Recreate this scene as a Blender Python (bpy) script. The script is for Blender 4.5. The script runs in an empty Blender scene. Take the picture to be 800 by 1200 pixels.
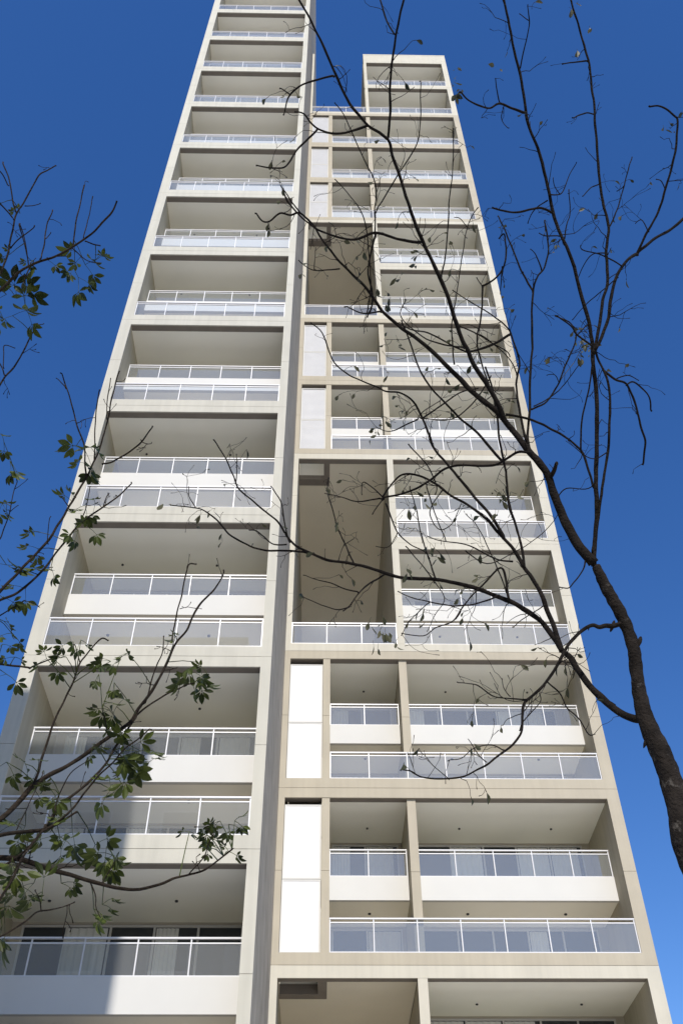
import bpy, math, random
from mathutils import Vector, Matrix, noise
R = math.radians
scn = bpy.context.scene
EYE = 1.6
# ------------------------------------------------------------------ camera
F, PITCH, YAW, ROLL = 1117.08, 0.8025, 0.0233, 0.0077     # focal length in px of an 800x1200 frame
def ray(x, y):
    """direction of the photograph's pixel (800x1200) in world axes, unit step along the view axis"""
    a = (x-400)/F; b = (600-y)/F
    cr, sr = math.cos(ROLL), math.sin(ROLL)
    X = a*cr + b*sr; u = -a*sr + b*cr
    yy = math.cos(PITCH) - u*math.sin(PITCH); Z = math.sin(PITCH) + u*math.cos(PITCH)
    cy, sy = math.cos(YAW), math.sin(YAW)
    return Vector((X*cy + yy*sy, -X*sy + yy*cy, Z))
fw = ray(400, 600).normalized()
rt = (ray(401, 600) - ray(400, 600)).normalized()
up = rt.cross(fw).normalized()
cd = bpy.data.cameras.new('camera'); cam = bpy.data.objects.new('camera', cd)
scn.collection.objects.link(cam); scn.camera = cam
cd.sensor_fit = 'VERTICAL'; cd.sensor_height = 24; cd.lens = F/1200*24
cd.clip_start = 0.05; cd.clip_end = 6000
m = Matrix((rt, up, -fw)).transposed().to_4x4(); m.translation = Vector((0, 0, EYE))
cam.matrix_world = m
# ------------------------------------------------------------------ world, sun, exposure
SUN_EL, SUN_AZ = 41.0, 0.0          # azimuth 0: the sun stands straight behind the camera, square on the facade
w = bpy.data.worlds.new('World'); scn.world = w; w.use_nodes = True
nt = w.node_tree; bg = nt.nodes['Background']
sky = nt.nodes.new('ShaderNodeTexSky'); sky.sky_type = 'NISHITA'; sky.sun_disc = False
sky.sun_elevation = R(SUN_EL); sky.sun_rotation = R(180+SUN_AZ)
sky.air_density = 1.0; sky.dust_density = 0.25; sky.ozone_density = 2.0; sky.altitude = 300
hs = nt.nodes.new('ShaderNodeHueSaturation'); hs.inputs['Hue'].default_value = .512; hs.inputs['Saturation'].default_value = 1.31; hs.inputs['Value'].default_value = 1.0
nt.links.new(sky.outputs[0], hs.inputs['Color']); nt.links.new(hs.outputs[0], bg.inputs[0])
bg.inputs[1].default_value = 0.15
sd = bpy.data.lights.new('sun', 'SUN'); sd.energy = 4.4; sd.angle = R(0.4); sd.color = (1, .945, .87)
so = bpy.data.objects.new('sun', sd); scn.collection.objects.link(so)
dirv = Vector((math.sin(R(SUN_AZ))*math.cos(R(SUN_EL)), -math.cos(R(SUN_AZ))*math.cos(R(SUN_EL)), math.sin(R(SUN_EL))))
so.rotation_euler = dirv.to_track_quat('Z', 'Y').to_euler(); so.location = (0, -20, 90)
vs = scn.view_settings; vs.view_transform = 'Standard'; vs.look = 'None'; vs.gamma = 1; vs.exposure = 0.20
vs.use_curve_mapping = False
scn.render.engine = 'CYCLES'
scn.cycles.max_bounces = 8; scn.cycles.diffuse_bounces = 7; scn.cycles.transparent_max_bounces = 24

# ------------------------------------------------------------------ materials
def mat(name, col, rough=.8, var=.08, scale=1.5, bump=0, bscale=30, metal=0, streak=0, spec=.4):
    m = bpy.data.materials.new(name); m.use_nodes = True
    n = m.node_tree; L = n.links; b = n.nodes['Principled BSDF']
    b.inputs['Roughness'].default_value = rough; b.inputs['Metallic'].default_value = metal
    b.inputs['Specular IOR Level'].default_value = spec
    tc = n.nodes.new('ShaderNodeTexCoord')
    nz = n.nodes.new('ShaderNodeTexNoise'); nz.inputs['Scale'].default_value = scale; nz.inputs['Detail'].default_value = 6
    L.new(tc.outputs['Object'], nz.inputs['Vector'])
    rp = n.nodes.new('ShaderNodeMapRange'); rp.inputs[1].default_value = .3; rp.inputs[2].default_value = .7
    rp.inputs[3].default_value = 1-var; rp.inputs[4].default_value = 1+var
    L.new(nz.outputs[0], rp.inputs[0])
    last = rp.outputs[0]
    if streak:
        mp = n.nodes.new('ShaderNodeMapping'); mp.inputs['Scale'].default_value = (5, 5, .22)
        L.new(tc.outputs['Object'], mp.inputs[0])
        n2 = n.nodes.new('ShaderNodeTexNoise'); n2.inputs['Scale'].default_value = 1.3; n2.inputs['Detail'].default_value = 5
        L.new(mp.outputs[0], n2.inputs['Vector'])
        r2 = n.nodes.new('ShaderNodeMapRange'); r2.inputs[1].default_value = .35; r2.inputs[2].default_value = .7
        r2.inputs[3].default_value = 1+streak*.4; r2.inputs[4].default_value = 1-streak
        L.new(n2.outputs[0], r2.inputs[0])
        mu = n.nodes.new('ShaderNodeMath'); mu.operation = 'MULTIPLY'
        L.new(last, mu.inputs[0]); L.new(r2.outputs[0], mu.inputs[1]); last = mu.outputs[0]
    vm = n.nodes.new('ShaderNodeVectorMath'); vm.operation = 'SCALE'; vm.inputs[0].default_value = col
    L.new(last, vm.inputs['Scale']); L.new(vm.outputs[0], b.inputs['Base Color'])
    if bump:
        n3 = n.nodes.new('ShaderNodeTexNoise'); n3.inputs['Scale'].default_value = bscale; n3.inputs['Detail'].default_value = 8
        L.new(tc.outputs['Object'], n3.inputs['Vector'])
        bp = n.nodes.new('ShaderNodeBump'); bp.inputs['Strength'].default_value = bump; bp.inputs['Distance'].default_value = .02
        L.new(n3.outputs[0], bp.inputs['Height']); L.new(bp.outputs[0], b.inputs['Normal'])
    return m
M = {}
M['cream'] = mat('cream_render', (.485, .455, .375), .85, .05, .8, .15, 60, streak=.05)
M['taupe'] = mat('taupe_render', (.39, .348, .268), .85, .05, .8, .15, 60, streak=.05)
M['tower_cream'] = mat('pale_render', (.465, .443, .372), .85, .05, .8, .15, 60, streak=.06)
M['soffit'] = mat('dark_beam_underside', (.20, .175, .145), .9, .08, 2)  # even brown, darker than the fascia and the ceilings
M['ceiling'] = mat('ceiling_paint', (.90, .875, .77), .9, .03, .5)
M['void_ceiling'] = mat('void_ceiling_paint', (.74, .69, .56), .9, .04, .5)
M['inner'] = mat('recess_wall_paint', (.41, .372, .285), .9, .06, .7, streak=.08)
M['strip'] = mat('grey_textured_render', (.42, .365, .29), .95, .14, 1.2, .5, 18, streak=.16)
M['white'] = mat('white_parapet_paint', (.555, .545, .51), .7, .02, 1)
M['alu'] = mat('white_powder_coated_aluminium', (.60, .60, .61), .35, .02, 3)
M['panel'] = mat('white_screen', (.60, .595, .585), .5, .04, 2)
M['panel_grey'] = mat('pale_grey_screen', (.47, .475, .49), .5, .04, 2)
M['floor'] = mat('balcony_tile', (.80, .75, .66), .6, .05, 2)
M['frame'] = mat('window_frame', (.55, .54, .52), .4, .02, 2)
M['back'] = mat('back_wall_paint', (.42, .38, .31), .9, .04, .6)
M['curtain'] = mat('curtain_cloth', (.62, .62, .60), .95, .05, 3)
M['spot'] = mat('black_metal', (.03, .03, .03), .5, .02, 3)
M['dark'] = mat('dark_recess', (.06, .055, .05), .9, .1, 1)
M['ground'] = mat('plaza_paving', (.58, .55, .49), .9, .12, .6, .3, 20)
M['asphalt'] = mat('asphalt', (.06, .06, .06), .9, .15, .8, .3, 40)
M['neighbour'] = mat('grey_render', (.40, .38, .35), .9, .08, .4, streak=.1)
M['bark'] = mat('dark_bark', (.012, .0095, .008), .95, .45, 9, 1.0, 45, spec=.12)
M['bark_light'] = mat('brown_bark', (.020, .015, .011), .95, .6, 14, .9, 55, spec=.12)
def mottle(m, col, lo=.56, hi=.66, scale=7):
    n = m.node_tree; L = n.links; b = n.nodes['Principled BSDF']; src = b.inputs['Base Color'].links[0].from_socket
    tc = n.nodes.new('ShaderNodeTexCoord'); nz = n.nodes.new('ShaderNodeTexNoise'); nz.inputs['Scale'].default_value = scale; nz.inputs['Detail'].default_value = 9; nz.inputs['Roughness'].default_value = .7
    L.new(tc.outputs['Object'], nz.inputs['Vector'])
    mr = n.nodes.new('ShaderNodeMapRange'); mr.inputs[1].default_value = lo; mr.inputs[2].default_value = hi; L.new(nz.outputs[0], mr.inputs[0])
    mx = n.nodes.new('ShaderNodeMixRGB'); mx.inputs[2].default_value = (*col, 1); L.new(mr.outputs[0], mx.inputs[0]); L.new(src, mx.inputs[1]); L.new(mx.outputs[0], b.inputs['Base Color'])
M['trunk_bark'] = mat('lichen_spotted_bark', (.015, .012, .010), .95, .5, 9, 1.0, 45, spec=.12)
mottle(M['trunk_bark'], (.075, .068, .06))
mottle(M['bark_light'], (.12, .095, .07), .60, .70, 5)
M['planter'] = mat('kerb_concrete', (.4, .39, .37), .9, .1, 3)

def glass_mat(name, tint, base):
    m = bpy.data.materials.new(name); m.use_nodes = True; n = m.node_tree; L = n.links
    n.nodes.remove(n.nodes['Principled BSDF']); out = n.nodes['Material Output']
    tr = n.nodes.new('ShaderNodeBsdfTransparent'); tr.inputs[0].default_value = (*tint, 1)
    gl = n.nodes.new('ShaderNodeBsdfGlossy'); gl.inputs['Roughness'].default_value = .02
    gl.inputs[0].default_value = (.92, .94, .92, 1)
    df = n.nodes.new('ShaderNodeBsdfDiffuse'); df.inputs[0].default_value = (.66, .68, .68, 1)
    lw = n.nodes.new('ShaderNodeFresnel'); lw.inputs[0].default_value = 1.5
    ma = n.nodes.new('ShaderNodeMath'); ma.operation = 'MULTIPLY_ADD'; ma.inputs[1].default_value = 1.3; ma.inputs[2].default_value = base
    ma.use_clamp = True
    L.new(lw.outputs[0], ma.inputs[0])
    m1 = n.nodes.new('ShaderNodeMixShader'); m1.inputs[0].default_value = .17
    L.new(tr.outputs[0], m1.inputs[1]); L.new(df.outputs[0], m1.inputs[2])
    m2 = n.nodes.new('ShaderNodeMixShader'); L.new(ma.outputs[0], m2.inputs[0])
    L.new(m1.outputs[0], m2.inputs[1]); L.new(gl.outputs[0], m2.inputs[2]); L.new(m2.outputs[0], out.inputs[0])
    return m
M['glass'] = glass_mat('railing_glass', (.86, .89, .89), .08)
def window_mat():
    m = bpy.data.materials.new('window_glass'); m.use_nodes = True; b = m.node_tree.nodes['Principled BSDF']
    b.inputs['Base Color'].default_value = (.035, .04, .045, 1); b.inputs['Roughness'].default_value = .05
    return m
M['window'] = window_mat()
def leaf_mat(name, c1, c2):
    m = bpy.data.materials.new(name); m.use_nodes = True; n = m.node_tree; L = n.links
    b = n.nodes['Principled BSDF']; out = n.nodes['Material Output']
    g = n.nodes.new('ShaderNodeNewGeometry')
    cr = n.nodes.new('ShaderNodeMixRGB'); cr.inputs[1].default_value = (*c1, 1); cr.inputs[2].default_value = (*c2, 1)
    L.new(g.outputs['Random Per Island'], cr.inputs[0]); L.new(cr.outputs[0], b.inputs['Base Color'])
    b.inputs['Roughness'].default_value = .5; b.inputs['Specular IOR Level'].default_value = .2
    t = n.nodes.new('ShaderNodeBsdfTranslucent')
    L.new(cr.outputs[0], t.inputs[0])
    mx = n.nodes.new('ShaderNodeMixShader'); mx.inputs[0].default_value = .22
    L.new(b.outputs[0], mx.inputs[1]); L.new(t.outputs[0], mx.inputs[2]); L.new(mx.outputs[0], out.inputs[0])
    return m
M['leaf'] = leaf_mat('green_leaf', (.012, .020, .006), (.070, .090, .016))
M['budleaf'] = leaf_mat('yellow_green_bud_leaf', (.16, .17, .05), (.30, .28, .12))
M['dryleaf'] = leaf_mat('dry_leaf', (.03, .035, .018), (.09, .085, .045))

# ------------------------------------------------------------------ helpers
def tag(o, label=None, cat=None, group=None, kind=None):
    if label: o['label'] = label
    if cat: o['category'] = cat
    if group: o['group'] = group
    if kind: o['kind'] = kind
    return o
def empty(name, loc=(0, 0, 0)):
    o = bpy.data.objects.new(name, None); o.location = loc; scn.collection.objects.link(o); o.empty_display_size = .3
    return o
class MB:
    def __init__(s): s.v = []; s.f = []; s.mi = []; s.mats = []
    def slot(s, m):
        if m not in s.mats: s.mats.append(m)
        return s.mats.index(m)
    def box(s, x0, x1, y0, y1, z0, z1, m=0):
        b = len(s.v)
        s.v += [(x, y, z) for z in (z0, z1) for y in (y0, y1) for x in (x0, x1)]
        for q in ((0, 2, 3, 1), (4, 5, 7, 6), (0, 1, 5, 4), (2, 6, 7, 3), (0, 4, 6, 2), (1, 3, 7, 5)):
            s.f.append(tuple(b+i for i in q)); s.mi.append(m)
        return s
    def tube(s, pts, rad, n=6, cap=True, m=0):
        b = len(s.v); K = len(pts)
        ref = Vector((.3, .9, .1)).normalized()
        for i, p in enumerate(pts):
            t = (pts[min(i+1, K-1)] - pts[max(i-1, 0)])
            if t.length < 1e-7: t = Vector((0, 0, 1))
            t.normalize(); u = t.cross(ref)
            if u.length < 1e-3: u = t.cross(Vector((1, 0, 0)))
            u.normalize(); v = t.cross(u)
            for k in range(n):
                a = 2*math.pi*k/n
                s.v.append(tuple(p + (u*math.cos(a) + v*math.sin(a))*rad[i]))
        for i in range(K-1):
            for k in range(n):
                k2 = (k+1) % n
                s.f.append((b+i*n+k, b+i*n+k2, b+(i+1)*n+k2, b+(i+1)*n+k)); s.mi.append(m)
        if cap:
            s.f.append(tuple(b+k for k in range(n))[::-1]); s.f.append(tuple(b+(K-1)*n+k for k in range(n))); s.mi += [m, m]
        return s
    def build(s, name, material, parent=None, smooth=False, bevel=0):
        me = bpy.data.meshes.new(name); me.from_pydata(s.v, [], s.f); me.update()
        for mm in (material if isinstance(material, (list, tuple)) else [material]): me.materials.append(mm)
        me.polygons.foreach_set('material_index', s.mi)
        if smooth: me.polygons.foreach_set('use_smooth', [True]*len(me.polygons))
        o = bpy.data.objects.new(name, me); scn.collection.objects.link(o)
        if parent: o.parent = parent; 
        if bevel:
            bv = o.modifiers.new('bevel', 'BEVEL'); bv.width = bevel; bv.segments = 2; bv.limit_method = 'ANGLE'
        return o

# ------------------------------------------------------------------ the setting
tag(MB().box(-3000, 3000, -3000, 3000, -1, 0).build('ground', M['ground']), kind='structure')
tag(MB().box(-400, 400, -42, -34, -.1, .004).build('road', M['asphalt']), kind='structure')
kb = MB().box(-400, 400, -34, -33.85, -.1, .13); tag(kb.build('kerb', M['planter'], bevel=.01), kind='structure')
tag(MB().box(-400, 400, -33.85, -30, -.1, .12).build('pavement', M['ground']), kind='structure')

# ------------------------------------------------------------------ the apartment tower
DL, DR = 22.71, 30.19
def S(i): return 10.95 + 6*i + EYE            # underside of the beam that closes row i-1 and opens row i
BH = .75                                      # beam height
XL0, XLa, XLb, XI = -8.85, -8.40, -1.88, -1.57
XRa, XP, XC1, XC2a, XC2b, XRb, XR1 = -1.34, -.05, .22, 2.90, 3.20, 9.90, 10.33
SB = 1.12                                     # set-back of the upper balconies
NL = 15                                       # last beam of the front tower
tower = empty('apartment_tower', (0, 0, 0))
tag(tower, 'tall cream apartment tower with stacked glass balconies, seen from its foot', 'building')
TOP_L = S(16)+1.5

def rowkind(i):                               # what fills the row of two storeys above beam i in the rear volume
    if i in (0, 1, 4, 5, 8, 9, 10): return 'panel'
    if i in (-1, 2, 3, 6, 7): return 'void'
    if i in (11, 12): return 'top'
def voidbase(i): return rowkind(i) == 'void' and rowkind(i-1) != 'void'
def tone(i): return {'panel': M['taupe'], 'void': M['cream'], 'top': M['cream'], None: M['cream']}[rowkind(i)]

def beam(x0, x1, y, z, mlow, mup, name='beam'):
    """fascia in two courses with an open joint, backed by the slab edge whose underside is darker"""
    b = MB()
    b.box(x0, x1, y, y+.06, z, z+.368, 0)
    b.box(x0, x1, y, y+.06, z+.382, z+BH, 1)
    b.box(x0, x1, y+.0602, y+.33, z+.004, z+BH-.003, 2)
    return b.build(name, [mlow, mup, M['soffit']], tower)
def pier(x0, x1, y, z0, z1, mt, dy=.06):
    b = MB(); h = (z1-z0)
    zs = [z0]
    mid = z0 + h*.5
    b.box(x0, x1, y, y+dy, z0+.005, mid-.006); b.box(x0, x1, y, y+dy, mid+.006, z1-.005)
    return b.build('pier', mt, tower)
def railing(x0, x1, y, z0, z1, n, name='balcony_railing', handrail=.042, end_posts=True):
    b = MB()
    b.box(x0, x1, y-.035, y+.035, z1-handrail, z1)                    # handrail
    b.box(x0+.04, x1-.04, y-.018, y+.018, z1-.16, z1-.125)            # rail above the glass
    b.box(x0+.04, x1-.04, y-.02, y+.02, z0, z0+.04)                   # bottom rail
    for k in range(n+1):
        x = x0 + .02 + (x1-x0-.04)*k/n
        b.box(x-.017, x+.017, y-.0225, y+.0225, z0-.0, z1-handrail+.001)
    o = b.build(name, M['alu'], tower)
    g = MB()
    for k in range(n):
        a = x0+.02 + (x1-x0-.04)*k/n + .022; c = x0+.02 + (x1-x0-.04)*(k+1)/n - .022
        t = (random.Random(int(abs(x0*31+z0*17))+k).random()-.5)*.006
        bb = len(g.v)
        g.v += [(a, y+t, z0+.042), (c, y-t, z0+.042), (c, y-t, z1-.162), (a, y+t, z1-.162)]
        g.f.append((bb, bb+1, bb+2, bb+3)); g.mi.append(0)
    g.build('glass_pane', M['glass'], o)
    return o
def ceiling(x0, x1, y0, y1, z, lights, m=None, ny=.6):
    o = MB().box(x0, x1, y0, y1, z, z+.12).build('ceiling', m or M['ceiling'], tower)
    for lx in lights:
        l = MB(); c = Vector((lx, y0+(y1-y0)*ny, z))
        l.tube([c+Vector((0, 0, .01)), c+Vector((0, 0, -.035))], [.042, .042], 10)
        l.build('ceiling_light', M['spot'], o)
    return o
rw = random.Random(5)
def glazing(x0, x1, y, z0, z1, detail=True):
    """back wall of a balcony: rendered wall, a lintel and sliding windows"""
    wl = MB(); wd = x1-x0
    a, c = x0+wd*.04, x1-wd*.04; zt = z1-.06
    wl.box(x0, a, y, y+.15, z0, z1); wl.box(c, x1, y, y+.15, z0, z1); wl.box(a, c, y, y+.15, zt, z1)
    wall = wl.build('back_wall', M['back'], tower)
    n = max(2, int(round((c-a)/1.3)))
    fr = MB()
    fr.box(a, c, y+.03, y+.11, zt-.06, zt); fr.box(a, c, y+.03, y+.11, z0, z0+.06)
    for k in range(n+1):
        x = a+.03+(c-a-.06)*k/n; fr.box(x-.03, x+.03, y+.035, y+.105, z0+.061, zt-.061)
    f = fr.build('sliding_window', M['frame'], tower)
    g = MB().box(a, c, y+.075, y+.08, z0+.06, zt-.06); g.build('window_pane', M['window'], f)
    if detail:                                  # drawn curtains
        cu = MB(); t = a
        for k in range(n):
            if rw.random() < .42:
                xa = a+(c-a)*k/n+.05; xb = xa+(c-a)/n*rw.choice((.5, .9, .8))
                K = 16; bb = len(cu.v)
                for j in range(K+1):
                    x = xa+(xb-xa)*j/K; yy = y+.055+.012*math.sin(j*2.1)
                    cu.v += [(x, yy, z0+.08), (x, yy, zt-.08)]
                for j in range(K):
                    cu.f.append((bb+2*j, bb+2*j+2, bb+2*j+3, bb+2*j+1)); cu.mi.append(0)
        if cu.v: cu.build('curtain', M['curtain'], f)

# --- front (left) tower
for i in range(-1, NL+1):
    z, zt = S(i), S(i+1)
    beam(XLa, XLb, DL, z, M['tower_cream'], M['tower_cream'])
    pier(XL0, XLa, DL, z+.375, zt+.375, M['tower_cream'])
    pier(XLb, XI, DL, z+.375, zt+.375, M['tower_cream'])
    MB().box(XLa, XLb, DL+.3302, DL+3.5, z+.12, z+.42).build('balcony_floor', M['floor'], tower)
    ceiling(XLa, XLb, DL+.3302, DL+3.5, zt+.02-.02, (XLa+1.25, XLb-1.95), None, .57)
    railing(XLa, XLb, DL+.05, z+BH, z+BH+1.08, 5)
    # upper balcony, set back
    MB().box(XLa, XLb, DL+SB, DL+SB+.14, z+2.88, z+3.72).build('parapet', M['white'], tower)
    o = MB().box(XLa, XLb, DL+SB+.1402, DL+3.5, z+2.90, z+3.28).build('balcony_slab', M['ceiling'], tower)
    for lx in (XLa+1.25, XLb-1.95):
        MB().tube([Vector((lx, DL+2.2, z+2.91)), Vector((lx, DL+2.2, z+2.86))], [.05, .05], 8).build('ceiling_light', M['spot'], o)
    railing(XLa, XLb, DL+SB+.06, z+3.72, z+4.66, 5)
    if i < 3:
        glazing(XLa, XLb, DL+3.5, z+.42, z+2.9); glazing(XLa, XLb, DL+3.5, z+3.28, zt)
b = MB(); b.box(XL0+.01, XLa, DL+.0602, DL+3.8, 0, TOP_L)
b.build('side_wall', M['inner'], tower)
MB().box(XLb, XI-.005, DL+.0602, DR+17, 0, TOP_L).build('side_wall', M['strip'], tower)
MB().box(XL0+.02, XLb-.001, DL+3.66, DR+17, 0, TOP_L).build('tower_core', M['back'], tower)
MB().box(XL0-.05, XI+.02, DL-.02, DR+17.05, TOP_L, TOP_L+.5).build('roof', M['tower_cream'], tower)
MB().box(XL0, XI, DL, DL+.06, S(NL+1)+.38, TOP_L).build('top_fascia', M['tower_cream'], tower)
MB().box(XL0, XI, DL, DL+.5, 0, S(-1)-.002).build('base_wall', M['tower_cream'], tower)

# --- rear (right) volume
for i in range(-1, 14):
    z, zt = S(i), S(i+1); k = rowkind(i); mt = tone(i); below = tone(i-1)
    # beams
    if i <= 11 and not (k == 'void' and not voidbase(i)):
        beam(XRa, XRb, DR, z, below, mt)
    elif i <= 13:
        beam(XC2b, XRb, DR, z, below, mt)
    if i == 13:
        MB().box(XC2a+.06, XR1, DR, DR+.06, z+.375+.377, z+1.9).build('top_fascia', M['cream'], tower)
        MB().box(XC2a+.05, XR1+.01, DR-.01, DR+17, z+1.9, z+2.1).build('roof', M['cream'], tower)
        MB().box(XC2a+.07, XR1-.01, DR+.0602, DR+16.9, z+.8, z+1.9).build('roof_block', M['cream'], tower)
        for (a, c) in ((XRb, XR1), (XC2a+.06, XC2b)): pier(a, c, DR, z+.375, z+.375+.37, M['cream'])
        continue
    # piers
    pier(XRb, XR1, DR, z+.375, zt+.375, mt)
    zlo = z+BH+.002
    if i <= 10:
        pier(XI, XRa, DR, z+.375, zt+.375, mt)
        pier(XC2a, XC2b, DR+(.09 if k == 'panel' else .0), zlo if k == 'panel' or voidbase(i) else z-.02, zt-.001, mt)
    else:
        pier(XC2a+.06, XC2b, DR, z+.375 if i > 11 else zlo, zt+.375, mt)
    # party walls
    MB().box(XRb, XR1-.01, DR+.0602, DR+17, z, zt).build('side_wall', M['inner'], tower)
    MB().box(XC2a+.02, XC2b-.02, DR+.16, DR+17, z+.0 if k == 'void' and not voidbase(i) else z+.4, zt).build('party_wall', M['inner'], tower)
    # big bay on the right
    MB().box(XC2b, XRb, DR+.3302, DR+3.3, z+.12, z+.42).build('balcony_floor', M['floor'], tower)
    xl = XC2b-.0201
    ceiling(xl, XRb, DR+.3302, DR+3.3, zt, (4.95, 8.3), None, .62)
    MB().box(XC2b, XRb-.001, DR+SB, DR+SB+.14, z+2.88, z+3.70).build('parapet', M['white'], tower)
    o = MB().box(xl, XRb-.001, DR+SB+.1402, DR+3.3, z+2.90, z+3.28).build('balcony_slab', M['ceiling'], tower)
    for lx in (4.95, 8.3):
        MB().tube([Vector((lx, DR+2.2, z+2.91)), Vector((lx, DR+2.2, z+2.86))], [.05, .05], 8).build('ceiling_light', M['spot'], o)
    railing(XC2b, XRb-.002, DR+SB+.06, z+3.70, z+4.68, 5)
    if i < 3:
        glazing(XC2b, XRb, DR+3.3, z+.42, z+2.9); glazing(XC2b, XRb, DR+3.3, z+3.28, zt)
    MB().box(XC2b-.019, XRb-.001, DR+3.46, DR+16.9, z+.13, zt+.11).build('storey_block', M['back'], tower)
    if k == 'panel':
        pier(XP, XC1, DR+.02, zlo, zt-.001, mt)
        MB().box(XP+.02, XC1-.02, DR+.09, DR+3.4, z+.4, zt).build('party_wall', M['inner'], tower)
        # small bay
        MB().box(XC1, XC2a, DR+.3302, DR+3.3, z+.12, z+.42).build('balcony_floor', M['floor'], tower)
        ceiling(XC1-.0201, XC2a+.0195, DR+.3302, DR+3.3, zt, (1.6,), None, .62)
        MB().box(XC1, XC2a-.001, DR+SB, DR+SB+.14, z+2.88, z+3.70).build('parapet', M['white'], tower)
        o = MB().box(XC1-.019, XC2a+.019, DR+SB+.1402, DR+3.3, z+2.90, z+3.28).build('balcony_slab', M['ceiling'], tower)
        MB().tube([Vector((1.6, DR+2.2, z+2.91)), Vector((1.6, DR+2.2, z+2.86))], [.05, .05], 8).build('ceiling_light', M['spot'], o)
        railing(XC1, XC2a-.002, DR+SB+.06, z+3.70, z+4.68, 2)
        if i < 2:
            glazing(XC1, XC2a, DR+3.3, z+.42, z+2.9); glazing(XC1, XC2a, DR+3.3, z+3.28, zt)
        railing(XC1, XRb-.002, DR+.05, z+BH, z+BH+1.08, 7)
        MB().box(XC1-.02, XC2a+.02, DR+3.46, DR+16.9, z+.13, zt+.11).build('storey_block', M['back'], tower)
        # white technical screen and its shaft
        fr = MB(); a, c, z0, z1, y = XRa+.012, XP-.012, z+BH+.01, zt-.22, DR+.10
        zm = z0 + (z1-z0)*.47
        for (p, q_) in ((z0, zm-.008), (zm+.008, z1)):
            fr.box(a, a+.05, y, y+.05, p, q_); fr.box(c-.05, c, y, y+.05, p, q_)
            fr.box(a+.05, c-.05, y, y+.05, p, p+.05); fr.box(a+.05, c-.05, y, y+.05, q_-.05, q_)
        f = fr.build('screen_frame', M['white'], tower)
        sl = MB(); zz = z0+.06
        if i < 4:
            sl.box(a+.05, c-.05, y+.012, y+.03, z0+.05, zm-.0585); sl.box(a+.05, c-.05, y+.012, y+.03, zm+.0585, z1-.05)
        while i >= 4 and zz < z1-.1:
            if not (zm-.11 < zz < zm+.058): sl.box(a+.05, c-.05, y+.012, y+.024, zz, zz+.054)
            zz += .075
        sl.build('screen_sheet', M['panel'] if i < 4 else M['panel_grey'], f)
        MB().box(XRa, XP+.0199, DR+3.0, DR+3.3, z+.1, zt).build('shaft_wall', M['ceiling'], tower)
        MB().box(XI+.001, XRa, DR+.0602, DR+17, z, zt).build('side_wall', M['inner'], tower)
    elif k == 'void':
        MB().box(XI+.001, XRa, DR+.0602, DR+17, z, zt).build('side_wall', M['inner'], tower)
        if voidbase(i):
            railing(XRa, XRb-.002, DR+.05, z+BH, z+BH+1.08, 8)
            MB().box(XRa, XC2a+.02, DR+.3302, DR+17, z+.12, z+.42).build('terrace_floor', M['floor'], tower)
        else:
            railing(XC2b, XRb-.002, DR+.05, z+BH, z+BH+1.08, 5)
        if rowkind(i+1) != 'void':
            # ceiling of the open hall, with a framed shaft opening in its front left corner
            hx, hy0, hy1 = -.12, DR+.42, DR+1.35
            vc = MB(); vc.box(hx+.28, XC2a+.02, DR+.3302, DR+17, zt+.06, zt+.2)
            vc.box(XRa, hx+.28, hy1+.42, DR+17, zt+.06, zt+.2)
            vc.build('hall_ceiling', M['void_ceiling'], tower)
            fb = MB(); fb.box(hx, hx+.2795, DR+.3302, hy1+.4195, zt-.0, zt+.3)
            fb.box(XRa, hx-.0005, hy1, hy1+.4195, zt-.0, zt+.3)
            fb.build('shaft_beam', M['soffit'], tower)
            MB().box(XRa+.001, hx-.001, hy1+.02, hy1+.2, zt+.301, zt+1.6).build('shaft_lining', M['ceiling'], tower)
    else:
        railing(XC2b if i > 11 else XI+.02, XRb-.002, DR+.05, z+BH, z+BH+1.08, 5 if i > 11 else 8)
        if i == 11:
            MB().box(XI+.001, XC2a+.05, DR+.3302, DR+17, z+.1, z+.45).build('terrace_floor', M['floor'], tower)
MB().box(XI, XRa-.06, DR+.0, DR+.25, S(11)+.377, S(13)+2.0).build('roof_fin', M['cream'], tower)
MB().box(XI+.01, XR1, DR, DR+.5, 0, S(-1)-.002).build('base_wall', M['cream'], tower)

# ------------------------------------------------------------------ the neighbour across the street whose shadow falls on the tower's foot
nb = empty('neighbour_building', (-15, -20, 0))
tag(nb, 'plain grey apartment block across the street behind the viewer', 'building')
NX1, NY1 = -4.92, -4.0
NZ = 16.1 + EYE + (DL-NY1)*math.tan(R(SUN_EL))
def nbuild(mb, name, mt, par):
    o = mb.build(name, mt, par); o.matrix_parent_inverse = Matrix.Translation((15, 20, 0)) if par == nb else Matrix(); return o
nbuild(MB().box(-44, NX1, -22, NY1, 0, NZ), 'wall', M['neighbour'], nb)
for fl in range(0, int(NZ/3)-1):
    for k in range(8):
        x = -42.7+k*4.8
        f = MB(); z = 3.2*fl+1.4
        if z+1.6 > NZ: continue
        f.box(x, x+2.2, NY1+.002, NY1+.06, z, z+.08); f.box(x, x+2.2, NY1+.002, NY1+.06, z+1.42, z+1.5)
        f.box(x, x+.07, NY1+.002, NY1+.06, z+.081, z+1.419); f.box(x+2.13, x+2.2, NY1+.002, NY1+.06, z+.081, z+1.419)
        o = nbuild(f, 'window', M['alu'], nb)
        MB().box(x+.07, x+2.13, NY1+.004, NY1+.03, z+.08, z+1.42).build('window_pane', M['window'], o)

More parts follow.
